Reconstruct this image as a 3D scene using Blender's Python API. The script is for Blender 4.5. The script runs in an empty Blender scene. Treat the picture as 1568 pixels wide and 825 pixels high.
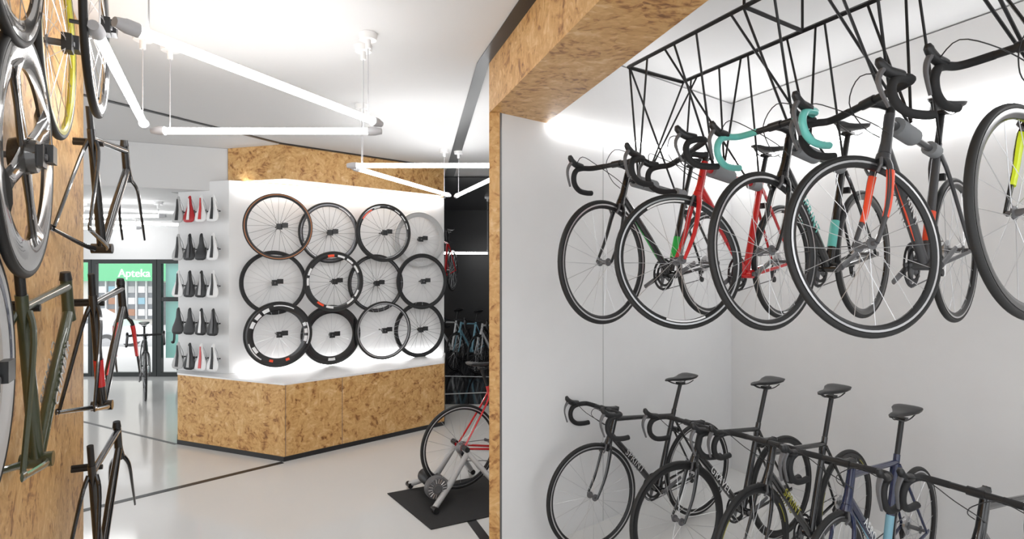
import bpy, bmesh, math, random
from math import sin, cos, pi, radians, atan2, sqrt
from mathutils import Vector, Matrix
random.seed(4)
scene = bpy.context.scene
try:
    scene.view_settings.view_transform = 'Standard'
except Exception:
    pass
CZ = 3.07   # ceiling height

# ---------------------------------------------------------------- materials
MATS = {}
def mat(name, col, rough=0.5, metal=0.0, emit=0.0, coat=0.0, noise=0.0, nscale=20.0):
    if name in MATS: return MATS[name]
    m = bpy.data.materials.new(name); m.use_nodes = True
    nt = m.node_tree; b = nt.nodes['Principled BSDF']
    c = (col[0], col[1], col[2], 1)
    b.inputs['Base Color'].default_value = c
    b.inputs['Roughness'].default_value = rough
    b.inputs['Metallic'].default_value = metal
    if coat: b.inputs['Coat Weight'].default_value = coat
    if emit:
        b.inputs['Emission Color'].default_value = c
        b.inputs['Emission Strength'].default_value = emit
    if noise:
        tc = nt.nodes.new('ShaderNodeTexCoord'); n = nt.nodes.new('ShaderNodeTexNoise')
        n.inputs['Scale'].default_value = nscale; n.inputs['Detail'].default_value = 4
        r = nt.nodes.new('ShaderNodeMapRange')
        r.inputs[3].default_value = 1 - noise; r.inputs[4].default_value = 1 + noise
        mx = nt.nodes.new('ShaderNodeVectorMath'); mx.operation = 'SCALE'
        mx.inputs[0].default_value = col[:3]
        nt.links.new(tc.outputs['Object'], n.inputs['Vector'])
        nt.links.new(n.outputs[0], r.inputs[0]); nt.links.new(r.outputs[0], mx.inputs['Scale'])
        nt.links.new(mx.outputs[0], b.inputs['Base Color'])
        bp = nt.nodes.new('ShaderNodeBump'); bp.inputs['Strength'].default_value = 0.05
        nt.links.new(n.outputs[0], bp.inputs['Height']); nt.links.new(bp.outputs[0], b.inputs['Normal'])
    MATS[name] = m
    return m

def osb_material():
    m = bpy.data.materials.new('osb_board'); m.use_nodes = True
    nt = m.node_tree; L = nt.links.new; b = nt.nodes['Principled BSDF']
    tc = nt.nodes.new('ShaderNodeTexCoord')
    def layer(scale, seed, streak):
        mp = nt.nodes.new('ShaderNodeMapping'); mp.inputs['Location'].default_value = (seed, seed*1.7, seed*.3)
        mp.inputs['Rotation'].default_value = (seed, seed*.5, seed*.8)
        mp.inputs['Scale'].default_value = (1.0, 2.2, 1.5)
        L(tc.outputs['Object'], mp.inputs[0])
        nz = nt.nodes.new('ShaderNodeTexNoise'); nz.inputs['Scale'].default_value = 14; nz.inputs['Detail'].default_value = 2
        L(tc.outputs['Object'], nz.inputs['Vector'])
        add = nt.nodes.new('ShaderNodeVectorMath'); add.operation = 'MULTIPLY_ADD'
        L(nz.outputs['Color'], add.inputs[0]); add.inputs[1].default_value = (.10, .10, .10); L(mp.outputs[0], add.inputs[2])
        v = nt.nodes.new('ShaderNodeTexVoronoi'); v.inputs['Scale'].default_value = scale
        L(add.outputs[0], v.inputs['Vector'])
        sc = nt.nodes.new('ShaderNodeVectorMath'); sc.operation = 'SCALE'; sc.inputs['Scale'].default_value = 9.0
        L(v.outputs['Color'], sc.inputs[0])
        vr = nt.nodes.new('ShaderNodeVectorRotate'); vr.rotation_type = 'EULER_XYZ'
        L(tc.outputs['Object'], vr.inputs['Vector']); L(sc.outputs[0], vr.inputs['Rotation'])
        st = nt.nodes.new('ShaderNodeVectorMath'); st.operation = 'MULTIPLY'
        st.inputs[1].default_value = (4*streak, 42*streak, 18*streak)
        L(vr.outputs[0], st.inputs[0])
        n2 = nt.nodes.new('ShaderNodeTexNoise'); n2.inputs['Scale'].default_value = 1.0; n2.inputs['Detail'].default_value = 3
        L(st.outputs[0], n2.inputs['Vector'])
        sep = nt.nodes.new('ShaderNodeSeparateColor'); L(v.outputs['Color'], sep.inputs[0])
        return n2.outputs[0], sep.outputs[0]
    a, ca = layer(6, 1.3, .9)
    c, cc = layer(10, 4.1, 1.3)
    m1 = nt.nodes.new('ShaderNodeMath'); m1.operation = 'MULTIPLY_ADD'; L(ca, m1.inputs[0]); m1.inputs[1].default_value = .24; L(a, m1.inputs[2])
    m2 = nt.nodes.new('ShaderNodeMath'); m2.operation = 'MULTIPLY_ADD'; L(cc, m2.inputs[0]); m2.inputs[1].default_value = .24; L(c, m2.inputs[2])
    m3 = nt.nodes.new('ShaderNodeMath'); m3.operation = 'ADD'; L(m1.outputs[0], m3.inputs[0]); L(m2.outputs[0], m3.inputs[1])
    m4 = nt.nodes.new('ShaderNodeMath'); m4.operation = 'MULTIPLY'; L(m3.outputs[0], m4.inputs[0]); m4.inputs[1].default_value = .5
    r = nt.nodes.new('ShaderNodeValToRGB'); e = r.color_ramp.elements
    e[0].position = .41; e[0].color = (.22, .09, .025, 1)
    e[1].position = .84; e[1].color = (.78, .54, .28, 1)
    x = e.new(.49); x.color = (.42, .20, .06, 1)
    x = e.new(.56); x.color = (.58, .32, .11, 1)
    x = e.new(.70); x.color = (.68, .41, .16, 1)
    L(m4.outputs[0], r.inputs[0]); L(r.outputs[0], b.inputs['Base Color'])
    b.inputs['Roughness'].default_value = .42
    bp = nt.nodes.new('ShaderNodeBump'); bp.inputs['Strength'].default_value = .10
    L(m4.outputs[0], bp.inputs['Height']); L(bp.outputs[0], b.inputs['Normal'])
    return m
OSB = osb_material()
WHITE = mat('wall_white_paint', (.80, .80, .80), .6, noise=.02, nscale=8)
CEILM = mat('ceiling_white_paint', (.68, .68, .68), .7)
FLOORM = mat('floor_grey_epoxy', (.72, .72, .71), .10, noise=.03, nscale=1.5)
BLK = mat('black_line_paint', (.012, .012, .013), .35)
BLKWALL = mat('black_wall', (.018, .018, .02), .3)
BLKFLOOR = mat('black_floor_gloss', (.014, .014, .016), .08)
SHELF = mat('white_laminate', (.85, .85, .85), .25)
TUBE = mat('tube_glow', (1, 1, 1), .5, emit=20)
LED = mat('led_glow', (1, 1, 1), .5, emit=13)
GREYCAP = mat('grey_plastic', (.5, .5, .52), .4)
DGREY = mat('dark_grey_plastic', (.12, .12, .125), .4)
STEELBLK = mat('black_steel', (.015, .015, .016), .4, .3)
TYRE = mat('tyre_rubber', (.012, .012, .012), .55)
TAN = mat('tan_sidewall', (.42, .17, .07), .6)
CARB = mat('carbon_black', (.012, .012, .013), .18, coat=.7)
GLCARB = mat('glossy_carbon', (.03, .027, .024), .15, coat=1.0)
ALU = mat('alloy_silver', (.62, .62, .63), .28, .9)
TRACK = mat('dark_alloy', (.16, .16, .17), .35, .8)
BLKPART = mat('black_anodised', (.02, .02, .021), .35, .2)
TAPE = mat('black_bar_tape', (.014, .014, .015), .7)
RED = mat('red_paint', (.62, .012, .015), .2, coat=.8)
TEAL = mat('celeste_paint', (.16, .62, .55), .3, coat=.5)
OLIVE = mat('olive_paint', (.045, .055, .025), .3, coat=.6)
GREEN = mat('green_paint', (.02, .42, .06), .3)
ORANGE = mat('orange_red_paint', (.95, .09, .03), .3)
YEL = mat('neon_yellow_paint', (.75, .9, .03), .3)
GOLD = mat('yellow_rim_paint', (.36, .34, .03), .3)
NAVY = mat('navy_paint', (.012, .02, .07), .25, coat=.6)
LBLUE = mat('light_blue_paint', (.25, .5, .62), .3)
GUN = mat('gunmetal_paint', (.085, .085, .09), .3, .3)
WHT = mat('white_gloss', (.85, .85, .85), .3)
SILV = mat('silver_grey', (.5, .5, .5), .35)
FOAM = mat('grey_foam', (.26, .27, .28), .8)
REDS = mat('red_leather', (.45, .01, .015), .35)

# ---------------------------------------------------------------- mesh builder
class MB:
    def __init__(s): s.v=[]; s.f=[]; s.mi=[]; s.mats=[]
    def idx(s, m):
        if m not in s.mats: s.mats.append(m)
        return s.mats.index(m)
    def add(s, vs, fs, m):
        o=len(s.v); k=s.idx(m)
        s.v += [tuple(x) for x in vs]
        for f in fs: s.f.append([o+i for i in f]); s.mi.append(k)
    def tube(s, pts, r, m, seg=8, ref=None, flat=1.0):
        P=[Vector(p) for p in pts]; n=len(P)
        R=r if isinstance(r,(list,tuple)) else [r]*n
        if len(R)!=n: R=[R[0]+(R[-1]-R[0])*i/(n-1) for i in range(n)]
        T=[]
        for i in range(n):
            a=P[max(i-1,0)]; b=P[min(i+1,n-1)]
            t=(b-a); T.append(t.normalized() if t.length>1e-9 else Vector((0,0,1)))
        if ref: nn=Vector(ref)
        else: nn=Vector((0,0,1)) if abs(T[0].z)<.9 else Vector((1,0,0))
        vs=[];fs=[]
        for i in range(n):
            q=(Vector(ref) if ref else nn)
            q=q-q.dot(T[i])*T[i]
            if q.length<1e-4: q=T[i].orthogonal()
            q.normalize(); nn=q; bb=T[i].cross(q)
            for k in range(seg):
                a=2*pi*k/seg
                vs.append(P[i]+q*cos(a)*R[i]*flat+bb*sin(a)*R[i])
        for i in range(n-1):
            for k in range(seg):
                k2=(k+1)%seg
                fs.append((i*seg+k,i*seg+k2,(i+1)*seg+k2,(i+1)*seg+k))
        fs.append(tuple(range(seg))); fs.append(tuple((n-1)*seg+k for k in range(seg)))
        s.add(vs,fs,m)
    def lathe(s, prof, m, c=(0,0,0), seg=48, a0=0, a1=2*pi, closed=False):
        full=abs(a1-a0-2*pi)<1e-6; na=seg if full else seg+1; p=len(prof); c=Vector(c)
        vs=[];fs=[]
        for i in range(na):
            a=a0+(a1-a0)*i/seg
            for (r,h) in prof: vs.append((c.x+r*cos(a), c.y+h, c.z+r*sin(a)))
        for i in range(seg):
            j=(i+1)%na
            for k in range(p if closed else p-1):
                k2=(k+1)%p
                fs.append((i*p+k,i*p+k2,j*p+k2,j*p+k))
        s.add(vs,fs,m)
    def box(s, c, d, m, M=None):
        c=Vector(c); vs=[]
        for x in (-.5,.5):
            for y in (-.5,.5):
                for z in (-.5,.5):
                    q=Vector((x*d[0],y*d[1],z*d[2]))
                    if M: q=M@q
                    vs.append(c+q)
        s.add(vs,[(0,1,3,2),(4,6,7,5),(0,4,5,1),(2,3,7,6),(0,2,6,4),(1,5,7,3)],m)
    def prism(s, poly, z0, z1, m):
        n=len(poly)
        vs=[(x,y,z0) for x,y in poly]+[(x,y,z1) for x,y in poly]
        fs=[tuple(range(n))[::-1],tuple(range(n,2*n))]+[(i,(i+1)%n,n+(i+1)%n,n+i) for i in range(n)]
        s.add(vs,fs,m)
    def mesh(s, name, smooth=True):
        me=bpy.data.meshes.new(name); me.from_pydata(s.v,[],s.f)
        for m in s.mats: me.materials.append(m)
        me.polygons.foreach_set('material_index', s.mi)
        bm=bmesh.new(); bm.from_mesh(me); bmesh.ops.recalc_face_normals(bm, faces=bm.faces); bm.to_mesh(me); bm.free()
        if smooth:
            me.polygons.foreach_set('use_smooth',[True]*len(me.polygons))
            me.set_sharp_from_angle(angle=radians(38))
        me.update(); return me
def obj(name, me, parent=None, M=None):
    if isinstance(me, MB): me=me.mesh(name)
    o=bpy.data.objects.new(name, me); scene.collection.objects.link(o)
    if parent: o.parent=parent
    if M is not None: o.matrix_basis=M
    return o
def empty(name, M=None):
    o=bpy.data.objects.new(name,None); scene.collection.objects.link(o); o.empty_display_size=.1
    if M is not None: o.matrix_basis=M
    return o
def smoothpts(P,n=5):
    P=[Vector(p) for p in P]; out=[]
    for i in range(len(P)-1):
        p0=P[max(i-1,0)];p1=P[i];p2=P[i+1];p3=P[min(i+2,len(P)-1)]
        for k in range(n):
            t=k/n
            out.append(.5*((2*p1)+(-p0+p2)*t+(2*p0-5*p1+4*p2-p3)*t*t+(-p0+3*p1-3*p2+p3)*t**3))
    out.append(P[-1]); return out
def prism_obj(name, poly, z0, z1, m):
    b=MB(); b.prism(poly,z0,z1,m); return obj(name,b.mesh(name,False))
def strip_obj(name,p,q,w,z0,z1,m):
    p=Vector(p);q=Vector(q);d=(q-p).normalized();n=Vector((-d.y,d.x))*w/2
    return prism_obj(name,[tuple(p+n),tuple(p-n),tuple(q-n),tuple(q+n)],z0,z1,m)

# ---------------------------------------------------------------- room shell
prism_obj('floor',[(-8,-1.5),(4.8,-1.5),(4.8,12.2),(-3,12.2),(-3,9.75),(-10,9.75),(-10,3)],-.08,0,FLOORM)
A0=(-.14,3.49); A1=(1.069,-.41); B0=(.223,3.735); B1=(1.371,-.37)
K=(1.99,5.16); KR=(4.48,-.5)
prism_obj('ceiling',[(-8,-1.2),(1.30,-1.2),A1,A0,(-.02,3.62),(1.9,5.3),(4.6,5.3),(4.6,12.2),(-8,12.2)],CZ,CZ+.1,CEILM)
prism_obj('ceiling_niche',[(.9,-.6),(4.6,-.6),(2.1,5.4),(1.85,5.3),(0,3.7),(-.05,3.5)],3.31,3.39,CEILM)
b=MB(); b.prism([A0,A1,B1,B0,(-.0,3.56)],2.76,3.32,OSB); obj('beam_osb',b.mesh('beam_osb',False))
b=MB(); b.prism([(-.14,3.49),(-.075,3.485),(-.065,3.56),(-.13,3.6)],0,2.76,OSB)
obj('trim_jamb',b.mesh('trim_jamb',False))
prism_obj('trim_edge',[(-.075,3.484),(-.068,3.484),(-.055,3.51),(-.065,3.52)],0,2.76,DGREY)
prism_obj('wall_niche_left',[(-.067,3.492),(2.0,5.17),(1.93,5.27),(-.12,3.59)],0,3.3,WHITE)
prism_obj('wall_niche_right',[(1.985,5.165),KR,(4.60,-.46),(2.09,5.25)],0,3.3,WHITE)
sx0=Vector((-.067,3.492)); sx1=Vector((2.0,5.17)); sa=sx0.lerp(sx1,.347); so=Vector((.63,-.776))*.0015
strip_obj('trim_seam',tuple(sa+so),tuple(sa+so+(sx1-sx0).normalized()*.004),.003,0,2.74,SILV)
# left OSB wall
def lw(d,off=0): return (-1.45-.577*(d-1.575)+off*.866, d+off*.5)
prism_obj('wall_left',[lw(.6),lw(3.07),(-2.46,3.0),(-1.05,.52)],0,CZ,OSB)
# display block
S0=(-3.55,6.05);S1=(-2.90,5.83);S2=(-.867,7.26)
prism_obj('wall_display',[S0,S1,S2,(-1.3,8.2),(-3.6,7.6)],.732,2.715,WHITE)
P0=(-3.45,5.87);P1=(-2.136,5.33);P2=(-.785,6.58)
b=MB()
FP=[P0,P1,P2,(-.86,7.3),(-1.3,8.2),(-3.6,7.6),(-3.56,6.06)]
def grow(poly,g):
    cx=sum(p[0] for p in poly)/len(poly); cy=sum(p[1] for p in poly)/len(poly)
    return [(cx+(x-cx)*(1+g),cy+(y-cy)*(1+g)) for x,y in poly]
b.prism(FP,.045,.715,OSB)
b.prism(grow(FP,.004),0,.045,BLK)
b.prism(grow(FP,.003),.715,.731,SHELF)
k=Vector((P2[0]-P1[0],P2[1]-P1[1])).normalized()
for s_,w_ in ((.58,.004),(.012,.004)):
    p=Vector(P1)+k*s_; q=p+k*w_; n=Vector((k.y,-k.x))*.002
    b.prism([tuple(p+n),tuple(q+n),tuple(q-n*3),tuple(p-n*3)],.045,.715,DGREY)
obj('display_plinth',b.mesh('display_plinth',False))
U0=(-2.98,5.97);U1=(-2.295,5.76);U2=(-.85,7.1)
b=MB(); b.prism([U0,U1,U2,(-.95,7.6),(-2.9,6.6)],2.72,CZ-.001,OSB); obj('display_bulkhead',b.mesh('display_bulkhead',False))
prism_obj('ceiling_soffit',[(-2.99,5.985),(-4.11,5.5),(-7.5,4.1),(-10,4.1),(-10,9.8),(-3.0,9.8)],2.72,CZ-.002,CEILM)
prism_obj('trim_soffit',[(-3.0,5.975),(-4.11,5.5),(-7.5,4.1),(-10,4.1),(-10,9.8),(-3.62,9.8),(-3.62,6.03),(-3.56,6.03)],2.62,2.72,CEILM)
# black back room
prism_obj('wall_back',[(-3,12),(4.6,12),(4.6,12.15),(-3,12.15)],0,CZ,BLKWALL)
prism_obj('floor_black',[(-1.2,7.6),(4.4,7.6),(4.4,12),(-3,12)],.001,.006,BLKFLOOR)
prism_obj('ceiling_black',[(-.95,7.75),(4.4,7.75),(4.4,12),(-3,12),(-3,8.3)],CZ-.02,CZ-.003,BLKWALL)
prism_obj('wall_right',[(4.5,5.3),(4.6,5.3),(4.6,12),(4.5,12)],0,CZ,BLKWALL)
strip_obj('trim_1',(-1.2,8.15),(3,8.9),.05,.006,.009,WHT)
strip_obj('trim_2',(-1.4,9.6),(3,9.2),.05,.006,.009,WHT)
# ceiling and floor lines
prism_obj('trim_3',[(-.215,3.49),(-.14,3.49),(-.80,7.8),(-.93,7.8)],CZ-.006,CZ-.002,BLK)
prism_obj('trim_4',[(-.215,3.49),(-.14,3.49),(1.3,-1.15),(1.2,-1.15)],CZ-.006,CZ-.002,BLK)
strip_obj('trim_5',(-3.3,3.75),(-2.33,5.70),.05,CZ-.006,CZ-.002,BLK)
strip_obj('trim_6',(-2.33,5.70),(-.83,7.09),.04,CZ-.012,CZ-.002,BLK)
strip_obj('trim_7',(-3.5,3.95),(-2.14,5.31),.06,.0,.002,BLK)
strip_obj('trim_8',(-6.6,7.55),(-3.46,5.86),.035,.0,.002,DGREY)
strip_obj('trim_9',(-.40,4.35),(.3,2.6),.07,.0,.002,BLK)

# LED strips
def led(name,p,q,z0,z1,w=.02): return strip_obj(name,p,q,w,z0,z1,LED)
def offs(p,n,d): return (p[0]+n[0]*d,p[1]+n[1]*d)
nl=(.63,-.776)
led('led_strip',offs((.24,3.75),nl,.03),offs((1.95,5.13),nl,.03),2.735,2.765,.03)
nr=(-.915,-.403)
led('led_strip',offs((2.0,5.08),nr,.04),offs(KR,nr,.04),2.735,2.765,.03)
nw=(.576,-.8174)
led('led_strip',offs((-2.86,5.86),nw,.05),offs((-.9,7.23),nw,.03),2.66,2.69,.04)
led('led_strip',offs((-2.84,5.88),nw,.06),offs((-.92,7.23),nw,.06),.736,.748,.02)

# ---------------------------------------------------------------- tube lights
def tube_light(p,q,z,ceil=CZ,susp=True):
    root=empty('tube_light'); p=Vector((*p,z));q=Vector((*q,z));d=(q-p).normalized()
    b=MB(); b.tube([p+d*.05,q-d*.05],.018,TUBE,16); obj('tube',b,root)
    b=MB()
    for a,s in ((p,1),(q,-1)):
        b.tube([a,a+d*s*.03,a+d*s*.035,a+d*s*.075],[.017,.023,.025,.025],GREYCAP,16)
    obj('end_caps',b,root)
    if susp:
        b=MB()
        for t in (.08,.92):
            c=p.lerp(q,t)
            b.tube([c+Vector((0,0,.02)),Vector((c.x,c.y,ceil-.03))],.003,GREYCAP,6)
            b.tube([Vector((c.x,c.y,ceil-.035)),Vector((c.x,c.y,ceil-.001))],[.045,.05],WHT,20)
            b.tube([Vector((c.x,c.y,ceil-.08)),Vector((c.x,c.y,ceil-.03))],.015,WHT,12)
        obj('suspension',b,root)
tube_light((-1.30,1.86),(-.73,3.17),2.61)
tube_light((-2.04,3.22),(-.74,3.23),2.585)
tube_light((-1.37,1.86),(-2.05,3.18),2.60)
tube_light((-1.27,4.38),(.12,4.38),2.60)
tube_light((-1.25,4.45),(-.67,6.15),2.60)
tube_light((-.62,6.22),(-.02,4.6),2.60)
tube_light((-1.3,.4),(.1,.2),2.60); tube_light((-1.2,-.9),(.3,-.5),2.60)  # unseen tubes, added above and behind the camera for extra light
tube_light((-5.3,6.9),(-4.2,6.9),2.45,2.62); tube_light((-6.9,9.0),(-5.8,8.9),2.45,2.62); tube_light((-5.9,7.6),(-4.75,8.3),2.45,2.62)
tube_light((-1.25,9.7),(-.35,9.8),2.08,CZ-.02); tube_light((-.3,10.6),(1.0,10.2),2.35,CZ-.02)

# ---------------------------------------------------------------- wheels
WC={}
def wheel_mesh(depth=.026,rim=BLKPART,tyre=TYRE,side=None,spoke=ALU,n=20,track=ALU,decal=None,tri=False,R=.340,mount=0):
    key=(depth,rim.name,side.name if side else '',spoke.name,n,track.name if track else '',str(decal),tri,R,mount)
    if key in WC: return WC[key]
    b=MB(); tr=.0125; M0=R-tr
    outer=[(M0+tr*cos(a),tr*sin(a)) for a in [radians(x) for x in range(-80,81,20)]]
    b.lathe(outer,tyre,seg=72)
    for s in (1,-1):
        inn=[(M0+tr*cos(radians(x)),s*tr*sin(radians(x))) for x in (80,105,130,150)]
        b.lathe(inn,side or tyre,seg=72)
    ro=M0-.008; ri=ro-depth; w=.0115
    prof=[(ro,-w),(ro-.012,-w),(ro-depth*.6,-w*.95),(ri,-.004),(ri,.004),(ro-depth*.6,w*.95),(ro-.012,w),(ro,w)]
    b.lathe(prof,rim,seg=72,closed=True)
    if track:
        for s in (1,-1): b.lathe([(ro-.001,s*(w+.0006)),(ro-.009,s*(w+.0006))],track,seg=72)
    if decal:
        for a0,a1,dm,f0,f1 in decal:
            for s in (1,-1):
                b.lathe([(ro-.012-depth*.5*f0,s*(w+.0008)),(ro-.012-depth*.5*f1,s*(w+.0006))],MATS[dm],seg=max(3,int((a1-a0)/5)),a0=radians(a0),a1=radians(a1))
    b.lathe([(0,-.05),(.009,-.05),(.009,-.034),(.022,-.032),(.022,-.027),(.012,-.024),(.012,.024),(.022,.027),(.022,.032),(.009,.034),(.009,.05),(0,.05)],BLKPART if spoke!=ALU else DGREY,seg=14)
    if tri:
        for i in range(4):
            a=2*pi*i/4+.5; d=Vector((cos(a),0,sin(a)))
            b.tube([d*.01,d*.06,d*.14,d*.22,d*(ri+.02)],[.045,.036,.03,.036,.07],rim,12,ref=(0,1,0),flat=.28)
        b.lathe([(0,-.035),(.045,-.03),(.055,0),(.045,.03),(0,.035)],rim,seg=24)
    else:
        for i in range(n):
            a=2*pi*i/n; s=1 if i%2 else -1; a2=a+(.55 if (i//2)%2 else -.55)
            b.tube([(.021*cos(a2),s*.029,.021*sin(a2)),((ri+.002)*cos(a),0,(ri+.002)*sin(a))],.0013,spoke,4)
    if mount:
        b.box((0,-.03,0),(.055,.03,.06),BLKPART); b.box((.05,-.05,.015),(.06,.02,.05),BLKPART)
        b.tube([(0,0,0),(0,mount,0)],.008,BLKPART,8)
    WC[key]=b.mesh('wheel'); return WC[key]

# wheels on display wall
wdir=Vector((.8174,.576,0)); wn=Vector((.576,-.8174,0))
WR=Matrix.Identity(4)
WR.col[0]=(*wdir,0); WR.col[1]=(*(-wn),0); WR.col[2]=(0,0,1,0)
base=Vector((-2.514,6.1,0))
dec1=tuple((a,a+14,'white_gloss',.1,.75) for a in (10,30,50,100,120,190,215,235,255,300,320))
dec2=((20,38,'white_gloss',.2,1.2),(44,60,'white_gloss',.2,1.2),(66,82,'white_gloss',.2,1.2),(90,104,'orange_red_paint',.1,1.3),(150,166,'white_gloss',.2,1.2),(172,188,'white_gloss',.2,1.2),(230,246,'orange_red_paint',.2,1.2),(252,268,'white_gloss',.2,1.2),(300,318,'white_gloss',.2,1.2),(324,340,'white_gloss',.2,1.2))
dec3=((-22,22,'white_gloss',.0,.35),(-18,-6,'white_gloss',.5,1.4),(0,10,'white_gloss',.5,1.4),(16,24,'white_gloss',.5,1.4),(60,100,'white_gloss',.1,.4),(110,124,'white_gloss',.4,1.4),(130,144,'white_gloss',.4,1.4),(150,164,'white_gloss',.4,1.4),(195,235,'white_gloss',.1,.4),(205,220,'white_gloss',.6,1.4),(250,258,'orange_red_paint',.5,1.2),(284,292,'orange_red_paint',.5,1.2))
grid=[(.0,2.248,.15,dict(depth=.022,rim=BLKPART,side=TAN,n=24,spoke=BLKPART,track=None,R=.35)),
(.544,2.21,.07,dict(depth=.03,rim=TRACK,n=24,spoke=BLKPART,track=None,decal=((40,70,'white_gloss',0,.6),(200,240,'white_gloss',0,.6)))),
(1.164,2.2275,.15,dict(depth=.034,rim=CARB,n=20,spoke=BLKPART,track=None,decal=dec1[:4]+((120,150,'orange_red_paint',.2,1),))),
(1.65,2.17,.07,dict(depth=.045,rim=SILV,tyre=SILV,n=24,track=SILV)),
(-.04,1.66,.07,dict(depth=.022,n=24,track=None)),
(.581,1.667,.15,dict(depth=.045,rim=CARB,decal=dec2,track=None,spoke=BLKPART,R=.335)),
(1.09,1.638,.07,dict(depth=.022,n=24,track=TRACK,spoke=BLKPART)),
(1.676,1.654,.10,dict(depth=.03,n=20,R=.342,track=None)),
(.0,1.12,.15,dict(depth=.075,rim=CARB,decal=dec3,track=None,R=.345)),
(.565,1.07,.07,dict(depth=.075,rim=CARB,track=None,R=.335,decal=((262,278,'white_gloss',.4,1.2),))),
(1.164,1.09,.15,dict(depth=.02,rim=TRACK,n=24,track=ALU)),
(1.65,1.063,.08,dict(depth=.03,n=24,track=None,spoke=BLKPART))]
for s,z,o,kw in grid:
    p=base+wdir*s+wn*o; p.z=z
    kw=dict(kw); M=Matrix.Translation(p-wdir*o*.15)@WR
    kw['mount']=o-.01
    obj('bicycle_wheel',wheel_mesh(**kw),None,M)

# wheels on the left wall
ldir=Vector((-.5,.866,0)); ln=Vector((.866,.5,0))
LR=Matrix.Identity(4); LR.col[0]=(*ldir,0); LR.col[1]=(*(-ln),0); LR.col[2]=(0,0,1,0)
for p,kw in (((-1.35,1.575,2.115),dict(depth=.085,rim=GLCARB,tri=True,track=None)),
             ((-1.60,2.0,2.60),dict(depth=.018,rim=GOLD,n=24,track=None)),
             ((-1.55,2.12,2.71),dict(depth=.03,rim=CARB,n=24,track=ALU)),
             ((-1.25,1.42,2.71),dict(depth=.05,rim=CARB,n=20,track=None)),
             ((-1.19,1.25,1.55),dict(depth=.075,rim=SILV,n=20,track=None,decal=((0,60,'navy_paint',.3,.8),(120,180,'navy_paint',.3,.8))))):
    kw['mount']=.08 if p[0]!=-1.19 else .05
    obj('bicycle_wheel',wheel_mesh(**kw),None,Matrix.Translation(p)@LR)

# ---------------------------------------------------------------- saddle
def saddle(b,o,m,rm=BLKPART,trim=None):
    o=Vector(o)
    X=[-.135,-.125,-.10,-.06,-.01,.04,.09,.125,.14]
    W=[.035,.062,.072,.068,.046,.028,.021,.017,.008]
    Z=[.008,.014,.014,.008,.002,.0,.002,-.002,-.010]
    H=[.012,.03,.036,.036,.032,.028,.024,.018,.008]
    seg=14; vs=[];fs=[]
    for x,w,z,h in zip(X,W,Z,H):
        for k in range(seg):
            a=2*pi*k/seg; c,s_=cos(a),sin(a)
            yy=w*(abs(c)**.8)*(1 if c>=0 else -1)
            zz=z+(h*.22*s_ if s_>0 else h*.9*s_*(.45+.55*abs(c)**.5))-h*.2
            vs.append((o.x+x,o.y+yy,o.z+zz))
    n=len(X)
    for i in range(n-1):
        for k in range(seg):
            k2=(k+1)%seg; fs.append((i*seg+k,i*seg+k2,(i+1)*seg+k2,(i+1)*seg+k))
    fs.append(tuple(range(seg))); fs.append(tuple((n-1)*seg+k for k in range(seg)))
    b.add(vs,fs,m)
    if trim: b.tube([o+Vector((-.11,0,.019)),o+Vector((0,0,.008)),o+Vector((.11,0,.008))],[.020,.015,.007],trim,6,ref=(0,0,1),flat=.3)
    for s in (1,-1):
        b.tube(smoothpts([o+Vector((-.11,s*.03,-.03)),o+Vector((-.06,s*.022,-.05)),o+Vector((.03,s*.02,-.048)),o+Vector((.11,s*.006,-.02))],3),.0035,rm,6)

sd=Vector((S1[0]-S0[0],S1[1]-S0[1],0)).normalized(); sn=Vector((sd.y,-sd.x,0))
cols=[[SILV,REDS,WHT,WHT],[SILV,BLKPART,BLKPART,WHT],[WHT,BLKPART,BLKPART,WHT],[BLKPART,BLKPART,BLKPART,BLKPART],[SILV,BLKPART,WHT,WHT]]
trims=[[BLKPART,WHT,RED,BLKPART],[BLKPART,DGREY,None,BLKPART],[BLKPART,DGREY,SILV,BLKPART],[None,None,WHT,DGREY],[BLKPART,SILV,RED,BLKPART]]
sc={}
for r,z in enumerate((2.42,2.03,1.65,1.265,.905)):
    for c in range(4):
        key=(cols[r][c].name,trims[r][c].name if trims[r][c] else '')
        if key not in sc:
            b=MB(); saddle(b,(0,0,0),cols[r][c],ALU,trims[r][c])
            b.tube([(-.02,0,-.05),(-.02,0,-.10)],.007,BLKPART,8); b.box((-.02,0,-.05),(.03,.045,.012),BLKPART)
            sc[key]=b.mesh('saddle')
        t=.125+.155*c
        p=Vector((*S0,0))+sd*t+sn*.115; p.z=z
        zv=(Matrix.Rotation(radians(2),3,'Z')@sn).normalized(); xv=Vector((0,0,1)); yv=zv.cross(xv)
        M=Matrix.Identity(4); M.col[0]=(*xv,0);M.col[1]=(*yv,0);M.col[2]=(*zv,0);M.col[3]=(*p,1)
        obj('bicycle_saddle',sc[key],None,M)

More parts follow.
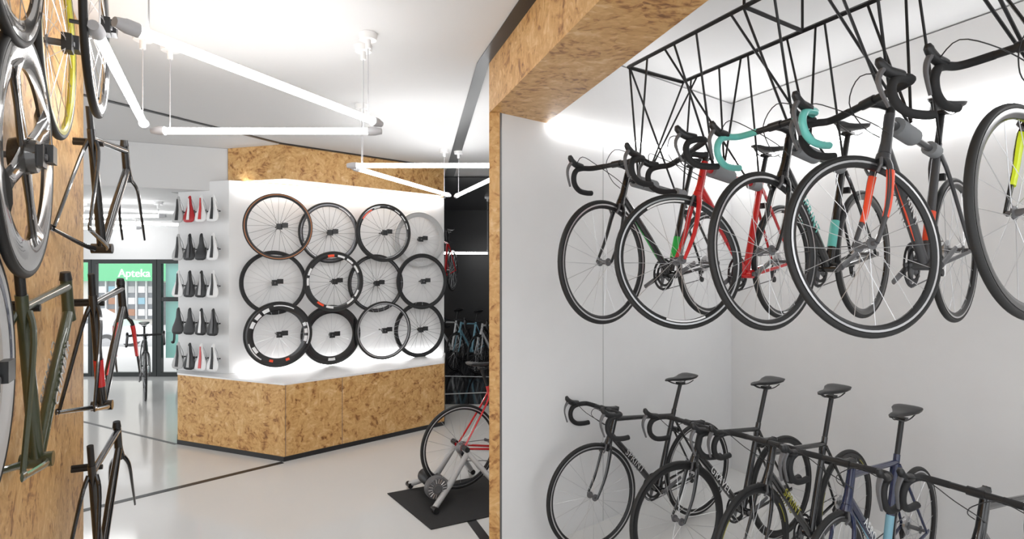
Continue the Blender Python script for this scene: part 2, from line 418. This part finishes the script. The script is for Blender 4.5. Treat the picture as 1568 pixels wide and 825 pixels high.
# ---------------------------------------------------------------- frames & bicycles
def frame_mesh(b,fm,acc=None,letters=None):
    Y=(0,1,0)
    b.tube([(.445,0,.685),(.425,0,.73),(.389,0,.845)],[.023,.02,.019],fm,12)
    b.tube([(.43,0,.715),(.2,0,.48),(.02,0,.285)],[.021,.023,.022],fm,12,ref=Y,flat=.85)
    b.tube([(.40,0,.815),(.12,0,.79),(-.15,0,.765)],[.018,.015,.014],fm,12)
    b.tube([(0,0,.27),(-.155,0,.78),(-.162,0,.805)],[.02,.0165,.0165],fm,12,ref=Y)
    b.tube([(0,-.042,.27),(0,.042,.27)],.024,fm,14)
    for s in (1,-1):
        b.tube(smoothpts([(-.02,s*.025,.268),(-.12,s*.045,.285),(-.40,s*.062,.335)],4),[.013,.008],fm,8,ref=Y,flat=.8)
        b.tube(smoothpts([(-.148,s*.014,.755),(-.19,s*.035,.66),(-.40,s*.06,.345)],4),[.010,.007],fm,8)
        b.tube([(-.39,s*.064,.338),(-.425,s*.064,.342)],.013,fm,8,ref=Y,flat=.3)
    if acc:
        b.tube([(.34,0,.624),(.11,0,.384)],[.0225,.0242],acc,12,ref=Y,flat=.35)
        b.tube([(-.03,0,.37),(-.07,0,.50)],.0205,acc,12)
def lettering(root,m,body='SPRINT'):
    for s in (1,-1):
        cu=bpy.data.curves.new('lettering','FONT'); cu.body=body; cu.size=.062; cu.extrude=.001; cu.align_x='CENTER'; cu.align_y='CENTER'; cu.space_character=1.15
        cu.materials.append(m)
        to=bpy.data.objects.new('lettering',cu); scene.collection.objects.link(to); to.parent=root
        x=Vector((-.69,0,-.724)).normalized()*s; z=Vector((0,s,0)); y=z.cross(x)
        M=Matrix.Identity(4); M.col[0]=(*x,0);M.col[1]=(*y,0);M.col[2]=(*z,0);M.col[3]=(.235,s*.0215,.513,1)
        to.matrix_basis=M
def fork_mesh(b,fm,acc=None):
    b.tube([(.445,0,.685),(.455,0,.655)],[.024,.028],fm,12)
    for s in (1,-1):
        P=smoothpts([(.452,s*.012,.668),(.470,s*.042,.61),(.515,s*.052,.47),(.583,s*.054,.34)],4)
        b.tube(P,[.017,.008],fm,10,ref=(0,1,0),flat=.65)
        if acc:
            P2=[p+Vector((-.002,-s*.002,0)) for p in P[4:10]]
            b.tube(P2,[.0165,.0125],acc,8,ref=(0,1,0),flat=.72)
def bar_mesh(b,tape,stem=BLKPART,cable=True):
    b.tube([(.389,0,.845),(.379,0,.885),(.376,0,.895)],[.017,.017,.014],stem,12)
    b.tube([(.380,0,.878),(.43,0,.885),(.482,0,.89)],[.019,.015,.017],stem,12)
    b.tube([(.482,-.03,.89),(.482,.03,.89)],.019,stem,12)
    b.tube([(.482,-.12,.89),(.482,.12,.89)],.0145,BLKPART,10)
    for s in (1,-1):
        P=smoothpts([(.482,s*.09,.89),(.484,s*.16,.89),(.498,s*.196,.89),(.545,s*.207,.887),(.588,s*.21,.872),(.607,s*.213,.835),(.597,s*.216,.79),(.557,s*.219,.758),(.50,s*.221,.750),(.455,s*.221,.752)],4)
        b.tube(P,.0155,tape,10)
        b.tube(smoothpts([(.548,s*.207,.895),(.60,s*.209,.905),(.632,s*.21,.93),(.64,s*.21,.952)],3),[.018,.019,.019,.018,.018,.017,.016,.016,.012,.009],BLKPART,10)
        b.tube(smoothpts([(.63,s*.211,.91),(.652,s*.212,.88),(.655,s*.214,.84),(.632,s*.217,.775)],3),[.010,.005],DGREY,8,ref=(0,1,0),flat=1.3)
        if cable:
            b.tube(smoothpts([(.60,s*.20,.90),(.63,s*.12,.93),(.60,s*.03,.87),(.50,-s*.02,.80),(.43,-s*.02,.76)],4),.0022,BLKPART,5)
    b.box((.478,0,.648),(.03,.05,.03),BLKPART)
    for s in (1,-1): b.tube([(.485,s*.025,.665),(.50,s*.035,.635),(.505,s*.02,.612)],.006,DGREY,6)
def drive_mesh(b):
    c=(0,-.048,.27)
    for r0,r1,h in ((.084,.099,0),(.06,.075,.008)):
        b.lathe([(r0,h-.0018),(r1,h-.0018),(r1,h+.0018),(r0,h+.0018)],BLKPART,c=c,seg=40,closed=True)
    for i in range(5):
        a=2*pi*i/5; b.tube([(0,-.05,.27),(.088*cos(a),-.047,.27+.088*sin(a))],[.014,.008],DGREY,6)
    a=radians(-25); d=Vector((cos(a),0,sin(a)))
    b.tube([(0,-.058,.27),Vector((0,-.066,.27))+d*.172],[.016,.012],DGREY,10,ref=(0,1,0),flat=.6)
    b.tube([(0,.058,.27),Vector((0,.066,.27))-d*.172],[.016,.012],DGREY,10,ref=(0,1,0),flat=.6)
    b.tube([(0,-.06,.27),(0,.06,.27)],.013,DGREY,10)
    ra=Vector((-.41,-.038,.34))
    for i,r in enumerate((.052,.045,.038,.031,.026)): b.lathe([(0,-.0015),(r,-.0015),(r,.0015),(0,.0015)],ALU,c=ra+Vector((0,-i*.0045+.006,0)),seg=24)
    b.tube([(-.41,-.05,.385),(0,-.048,.367)],.003,DGREY,5)
    b.tube([(-.40,-.05,.235),(.01,-.048,.172)],.003,DGREY,5)
    for z in (.29,.235): b.lathe([(0,-.004),(.018,-.004),(.018,.004),(0,.004)],BLKPART,c=(-.405,-.05,z),seg=14)
    b.tube([(-.415,-.055,.33),(-.40,-.06,.29),(-.405,-.058,.235)],[.008,.013,.008],BLKPART,8)
AXD=Vector((-.292,0,.956)).normalized(); AXP=Vector((.43,0,.72))
DM=None
def bicycle(root_xy,heading,z=0,fm=CARB,acc=None,letters=None,forkm=None,forkacc=None,tape=TAPE,wkw=None,rkw=None,steer=0,saddle_h=1.0,foam=False,sad=BLKPART,name='road_bicycle',stem=BLKPART,body='SPRINT'):
    global DM
    M=Matrix.Translation((root_xy[0],root_xy[1],z))@Matrix.Rotation(heading,4,'Z')
    root=empty(name,M)
    b=MB(); frame_mesh(b,fm,acc,letters)
    b.box((-.178,0,.66),(.03,.045,.03),BLKPART)
    obj('frame',b,root)
    if letters: lettering(root,letters,body)
    S=Matrix.Translation(AXP)@Matrix.Rotation(radians(steer),4,AXD)@Matrix.Translation(-AXP)
    b=MB(); fork_mesh(b,forkm or fm,forkacc); obj('fork',b,root,S)
    b=MB(); bar_mesh(b,tape,stem); obj('handlebar',b,root,S)
    dz=saddle_h-.81; sx=-.162-.30*dz
    b=MB(); b.tube([(-.158,0,.79),(sx,0,saddle_h-.045)],.0135,BLKPART,12); b.box((sx,0,saddle_h-.045),(.05,.045,.015),BLKPART)
    saddle(b,(sx+.01,0,saddle_h),sad); obj('saddle',b,root)
    wk=wkw or {}
    obj('front_wheel',wheel_mesh(**wk),root,S@Matrix.Translation((.583,0,.34)))
    obj('rear_wheel',wheel_mesh(**(rkw or wk)),root,Matrix.Translation((-.41,0,.34))@Matrix.Rotation(.3,4,'Y'))
    if DM is None: b=MB(); drive_mesh(b); DM=b.mesh('drivetrain')
    obj('drivetrain',DM,root)
    if foam:
        b=MB(); b.tube([(.335,0,.81),(.15,0,.793)],.036,FOAM,16); b.tube([(-.05,0,.775),(-.13,0,.768)],.03,FOAM,14); obj('padding',b,root)
    return root
def by_front(fx,fy,u,**kw):
    u=Vector(u).normalized(); h=atan2(-u.y,-u.x)
    return bicycle((fx+u.x*.583,fy+u.y*.583),h,**kw)

# hanging bikes
uh=(.79,.61)
hang=[]
hang.append(by_front(.505,3.12,uh,z=1.50,fm=CARB,acc=GREEN,wkw=dict(depth=.026),steer=0,foam=True))
hang.append(by_front(.835,2.80,uh,z=1.505,fm=RED,letters=WHT,wkw=dict(depth=.026,decal=((250,290,'white_gloss',.2,.9),(60,100,'white_gloss',.2,.9))),steer=-28,foam=True))
hang.append(by_front(1.085,2.42,uh,z=1.54,fm=CARB,forkm=CARB,acc=TEAL,tape=TEAL,wkw=dict(depth=.026,track=ALU),rkw=dict(depth=.03,track=None,rim=CARB),steer=-10,foam=True,letters=TEAL))
hang.append(by_front(1.30,2.07,uh,z=1.55,fm=GUN,acc=ORANGE,forkm=GUN,forkacc=ORANGE,letters=WHT,wkw=dict(depth=.026),steer=-26,foam=True))
hang.append(by_front(1.60,1.76,uh,z=1.64,fm=CARB,acc=YEL,forkacc=YEL,wkw=dict(depth=.03,track=None,rim=CARB),steer=-12,foam=True))
# floor bikes
by_front(.52,3.66,(.86,.53),fm=CARB,letters=SILV,wkw=dict(depth=.024),saddle_h=1.03,steer=-6)
by_front(.97,3.31,(.86,.53),fm=CARB,letters=WHT,wkw=dict(depth=.03,track=None),saddle_h=1.07,steer=-8,body='GRAVEL')
by_front(1.25,2.96,(.82,.57),fm=CARB,wkw=dict(depth=.03,track=None,decal=((20,45,'yellow_rim_paint',.2,.6),(140,165,'yellow_rim_paint',.2,.6),(260,285,'yellow_rim_paint',.2,.6))),letters=GOLD,saddle_h=1.08)
by_front(1.48,2.62,(.80,.60),fm=NAVY,acc=LBLUE,letters=WHT,wkw=dict(depth=.03),saddle_h=1.03,body='AERO')
by_front(1.80,2.28,(.885,.465),fm=CARB,letters=WHT,wkw=dict(depth=.026),saddle_h=1.0,steer=4)
# trainer bike
tf=Vector((.87,.5,0)).normalized(); hd=atan2(tf.y,tf.x)
bicycle((-.42+tf.x*.41,4.6+tf.y*.41),hd,z=.03,fm=RED,letters=WHT,wkw=dict(depth=.024),saddle_h=1.0)
# bikes near the shop front and in the dark room
bicycle((-5.36,8.3),radians(-56),fm=CARB,wkw={})
bicycle((-5.02,8.72),radians(-52),fm=TEAL,wkw={})
bicycle((-.75,10.6),radians(-115),fm=LBLUE,z=.01,wkw={}); bicycle((-1.15,10.9),radians(-115),fm=WHT,z=.01,wkw={}); bicycle((-.35,10.3),radians(-115),fm=WHT,z=.01,wkw={})
bicycle((-1.05,8.9),radians(-100),fm=RED,z=1.45,wkw={})

# trainer
Mt=Matrix.Translation((-.42+tf.x*.41,4.6+tf.y*.41,.008))@Matrix.Rotation(hd,4,'Z')
root=empty('bike_trainer',Mt)
b=MB()
for s in (1,-1):
    b.tube([(-.41,s*.075,.36),(-.40,s*.12,.34),(-.16,s*.30,.03)],[.018,.02,.022],SILV,10)
    b.tube([(-.40,s*.12,.34),(-.56,s*.13,.12),(-.74,s*.27,.03)],[.022,.026,.022],SILV,10)
    b.tube([(-.16,s*.27,.024),(-.16,s*.33,.024)],.022,BLKPART,10)
    b.tube([(-.74,s*.24,.024),(-.74,s*.31,.024)],.022,BLKPART,10)
    b.tube([(-.41,s*.07,.37),(-.41,s*.14,.37)],.022,BLKPART,12)
b.tube([(-.56,-.13,.12),(-.56,.13,.12)],.022,DGREY,10)
obj('stand',b,root)
b=MB()
b.lathe([(0,-.05),(.03,-.05),(.035,-.04),(.075,-.04),(.085,-.03),(.085,.02),(.07,.035),(0,.04)],DGREY,c=(-.68,-.14,.13),seg=32)
b.lathe([(0,-.10),(.045,-.10),(.055,-.085),(.055,.06),(0,.07)],BLKPART,c=(-.66,.09,.13),seg=28)
b.tube([(-.66,-.12,.13),(-.66,.12,.13)],.016,ALU,14)
b.tube([(-.66,0,.06),(-.56,0,.10)],[.05,.03],DGREY,10)
for i in range(18):
    a=2*pi*i/18; b.tube([(-.68+.04*cos(a),-.183,.13+.04*sin(a)),(-.68+.074*cos(a),-.183,.13+.074*sin(a))],.003,ALU,4)
obj('resistance_unit',b,root)
b=MB(); Pm=(-1.0,4.56);Qm=(-.56,3.93);dm=(1.15,.60)
b.prism([Pm,Qm,(Qm[0]+dm[0],Qm[1]+dm[1]),(Pm[0]+dm[0],Pm[1]+dm[1])],.002,.008,mat('black_mat_rubber',(.02,.02,.021),.8,noise=.2,nscale=80))
obj('trainer_mat',b.mesh('trainer_mat',False))

# hanging rack: ladder truss + rods
b=MB(); TZ=2.97; g=.012
ra=Vector((.672,3.29,TZ)); rb=Vector((1.064,3.55,TZ)); td=Vector((.43,-.903,0)).normalized()
LN=3.0
b.tube([ra,ra+td*LN],g,STEELBLK,4); b.tube([rb,rb+td*LN],g,STEELBLK,4)
for i in range(4): b.tube([ra+td*(i*.84),rb+td*(i*.84)],g,STEELBLK,4)
for i in range(2):
    for r_ in (ra,rb):
        q=r_+td*(.84+i*1.68); b.tube([q,Vector((q.x,q.y,3.31))],.007,STEELBLK,6)
for i,h in enumerate(hang):
    M=h.matrix_basis
    for j,(p,w) in enumerate(((M@Vector((.26,0,.83)),-.05),(M@Vector((-.09,0,.79)),.07))):
        for r_,ds in ((ra,-.06),(rb,w)):
            if r_ is rb and j==0 and i in (0,): ds=.05
            s0=max(.012,(p-r_).dot(td)+ds)
            q=r_+td*s0
            lat=(M.to_3x3()@Vector((0,.03,0)))*(-1 if r_ is ra else 1)
            b.tube([q,p+lat],.0058,STEELBLK,6)
            if j==0:
                q2=r_+td*max(.012,s0+.16*(1 if r_ is ra else -1))
                b.tube([q2,p+lat],.0058,STEELBLK,6)
obj('bicycle_hanging_rack',b)

# frames on left wall
def loose_frame(p,d,z,fm,letters=None,acc=None,fork=True,post=True):
    d=Vector(d).normalized(); M=Matrix.Translation((p[0],p[1],z-.27))@Matrix.Rotation(atan2(d.y,d.x),4,'Z')
    root=empty('bicycle_frame',M); b=MB(); frame_mesh(b,fm,acc,letters); obj('frame',b,root)
    if letters: lettering(root,letters,'CLIMBER')
    b=MB()
    if fork: fork_mesh(b,fm,acc)
    b.tube([(.389,0,.84),(.382,0,.87)],[.021,.017],BLKPART,12)
    if post: b.tube([(-.158,0,.79),(-.19,0,.90)],.0135,BLKPART,12)
    obj('fork_and_seatpost',b,root)
    b=MB(); b.tube([(-.05,0,.775),(-.05,.10,.775)],.008,BLKPART,8); b.tube([(-.05,-.02,.76),(-.05,.10,.76)],.012,BLKPART,8); obj('wall_hook',b,root)
loose_frame((-1.52,1.82),(-.46,.89),1.19,OLIVE,letters=SILV,fork=False)
loose_frame((-1.96,2.72),(-.36,.93),1.90,CARB)
loose_frame((-1.96,2.72),(-.40,.91),1.15,CARB,acc=RED)
loose_frame((-1.97,2.72),(-.42,.90),.38,CARB,acc=None)

# ---------------------------------------------------------------- shop front
FY=9.62
b=MB()
b.box((-4.4,FY,1.5),(2.3,.15,3.0),WHITE); b.box((-9.2,FY,1.5),(3.6,.15,3.0),WHITE)
b.box((-6.5,FY,2.5),(2.0,.15,1.06),WHITE)
obj('wall_shopfront',b.mesh('wall_shopfront',False))
FR=mat('door_frame_anthracite',(.02,.025,.025),.4)
GL=bpy.data.materials.new('window_glass'); GL.use_nodes=True
nt=GL.node_tree; nt.nodes.clear(); o_=nt.nodes.new('ShaderNodeOutputMaterial'); mx=nt.nodes.new('ShaderNodeMixShader'); mx.inputs[0].default_value=.06
t_=nt.nodes.new('ShaderNodeBsdfTransparent'); g_=nt.nodes.new('ShaderNodeBsdfGlossy'); g_.inputs['Roughness'].default_value=.02
nt.links.new(t_.outputs[0],mx.inputs[1]);nt.links.new(g_.outputs[0],mx.inputs[2]);nt.links.new(mx.outputs[0],o_.inputs[0])
def framed(name,x0,x1,z0,z1,w=.05,bars=()):
    root=empty(name); b=MB(); y=FY-.02
    b.box(((x0+x1)/2,y,z1-w/2),(x1-x0,.07,w),FR); b.box(((x0+x1)/2,y,z0+w/2),(x1-x0,.07,w),FR)
    for x in (x0+w/2,x1-w/2): b.box((x,y,(z0+z1)/2),(w,.07,z1-z0-2*w),FR)
    for zb in bars: b.box(((x0+x1)/2,y,zb),(x1-x0-2*w,.06,w),FR)
    obj('frame',b.mesh('f',False),root)
    b=MB(); b.box(((x0+x1)/2,y,(z0+z1)/2),(x1-x0-2*w,.01,z1-z0-2*w),GL); obj('glass',b.mesh('g',False),root)
framed('window_1',-7.4,-7.08,0,1.97); framed('door_1',-7.07,-5.98,0,1.97,.07); framed('door_2',-5.97,-5.50,0,1.97,.07,(1.3,))
b=MB(); b.box((-5.74,FY+.05,1.1),(.28,.02,1.6),mat('teal_poster',(.25,.75,.65),.5)); obj('window_poster',b.mesh('p',False))
# outside
prism_obj('street',[(-45,9.8),(-5,9.8),(-5,31),(-45,31)],-1.3,-1.1,mat('asphalt_grey',(.60,.60,.61),.8,noise=.1,nscale=3))
prism_obj('sidewalk',[(-20,9.72),(-4,9.72),(-4,13.5),(-20,13.5)],-1.1,-.03,mat('paving_light',(.75,.75,.74),.8,noise=.05,nscale=5))
b=MB(); CREAM=mat('cream_render',(.75,.72,.66),.8,noise=.04,nscale=2)
b.box((-24,30.5,3.5),(26,1,9.2),CREAM)
for i in range(9):
    b.box((-34+i*2.6,29.98,5.2),(1.1,.1,1.7),DGREY)
b.box((-20.2,29.95,.2),(3.2,.1,2.0),mat('shop_window_dark',(.18,.2,.22),.15))
for i in range(6):
    for j in range(3):
        b.box((-21.5+i*.52,29.85,-.45+j*.6),(.34,.08,.34),random.choice([WHT,LBLUE,SILV,TAN,WHT]))
b.box((-18.2,29.9,0),(.7,.12,2.2),mat('entrance_dark',(.06,.07,.07),.3))
for i in range(7): b.box((-21.8+i*.53,29.8,.2),(.05,.08,2.0),WHT)
obj('storefront_building',b.mesh('bld',False))
root=empty('pharmacy_sign')
b=MB(); b.box((-20.4,29.70,1.95),(5.2,.3,1.5),mat('sign_green',(.08,.48,.20),.4,emit=.3)); obj('panel',b.mesh('s',False),root)
cu=bpy.data.curves.new('letters','FONT'); cu.body='Apteka'; cu.size=.58; cu.extrude=.02; cu.align_x='CENTER'
to=bpy.data.objects.new('letters',cu); scene.collection.objects.link(to); to.parent=root; to.location=(-19.6,29.52,1.42); to.rotation_euler=(pi/2,0,0); cu.materials.append(mat('sign_white',(1,1,1),.4,emit=.6))
# car
root=empty('parked_car',Matrix.Translation((-15.6,20.5,-1.1))@Matrix.Rotation(radians(8),4,'Z'))
b=MB(); CARP=mat('car_white_paint',(.8,.8,.82),.25,coat=.6)
prof=[(-2.1,.3),(-2.15,.75),(-1.95,.95),(-1.5,1.0),(-.95,1.42),(.5,1.45),(1.15,1.02),(1.9,.9),(2.12,.7),(2.12,.3)]
n=len(prof)
vs=[(x,-.85+(.14 if z>1.03 else 0),z) for x,z in prof]+[(x,.85-(.14 if z>1.03 else 0),z) for x,z in prof]
fs=[tuple(range(n)),tuple(range(n,2*n))]+[(i,(i+1)%n,n+(i+1)%n,n+i) for i in range(n)]
b.add(vs,fs,CARP)
gw=[(-1.3,1.03),(-.88,1.36),(.44,1.38),(.95,1.03)]
for s in (1,-1): b.add([(x,s*(.86-(.10 if z>1.1 else 0)),z) for x,z in gw],[(0,1,2,3)],MATS['shop_window_dark'])
obj('body',b.mesh('body',False),root)
b=MB()
for x in (-1.35,1.35):
    for y in (-.8,.8): b.lathe([(0,-.1),(.18,-.1),(.2,-.09),(.32,-.09),(.32,.09),(0,.1)],TYRE,c=(x,y,.32),seg=24); b.lathe([(0,-.11),(.19,-.105)],ALU,c=(x,y,.32),seg=16)
obj('wheels',b,root)

# ---------------------------------------------------------------- world & camera
w=bpy.data.worlds.new('world'); scene.world=w; w.use_nodes=True
w.node_tree.nodes['Background'].inputs[0].default_value=(.96,.98,1,1)
w.node_tree.nodes['Background'].inputs[1].default_value=1.75
cam=bpy.data.cameras.new('camera'); cam.lens=20; cam.sensor_width=36; cam.clip_start=.05
co=bpy.data.objects.new('camera',cam); scene.collection.objects.link(co); co.location=(0,0,1.80); co.rotation_euler=(pi/2,0,0)
scene.camera=co
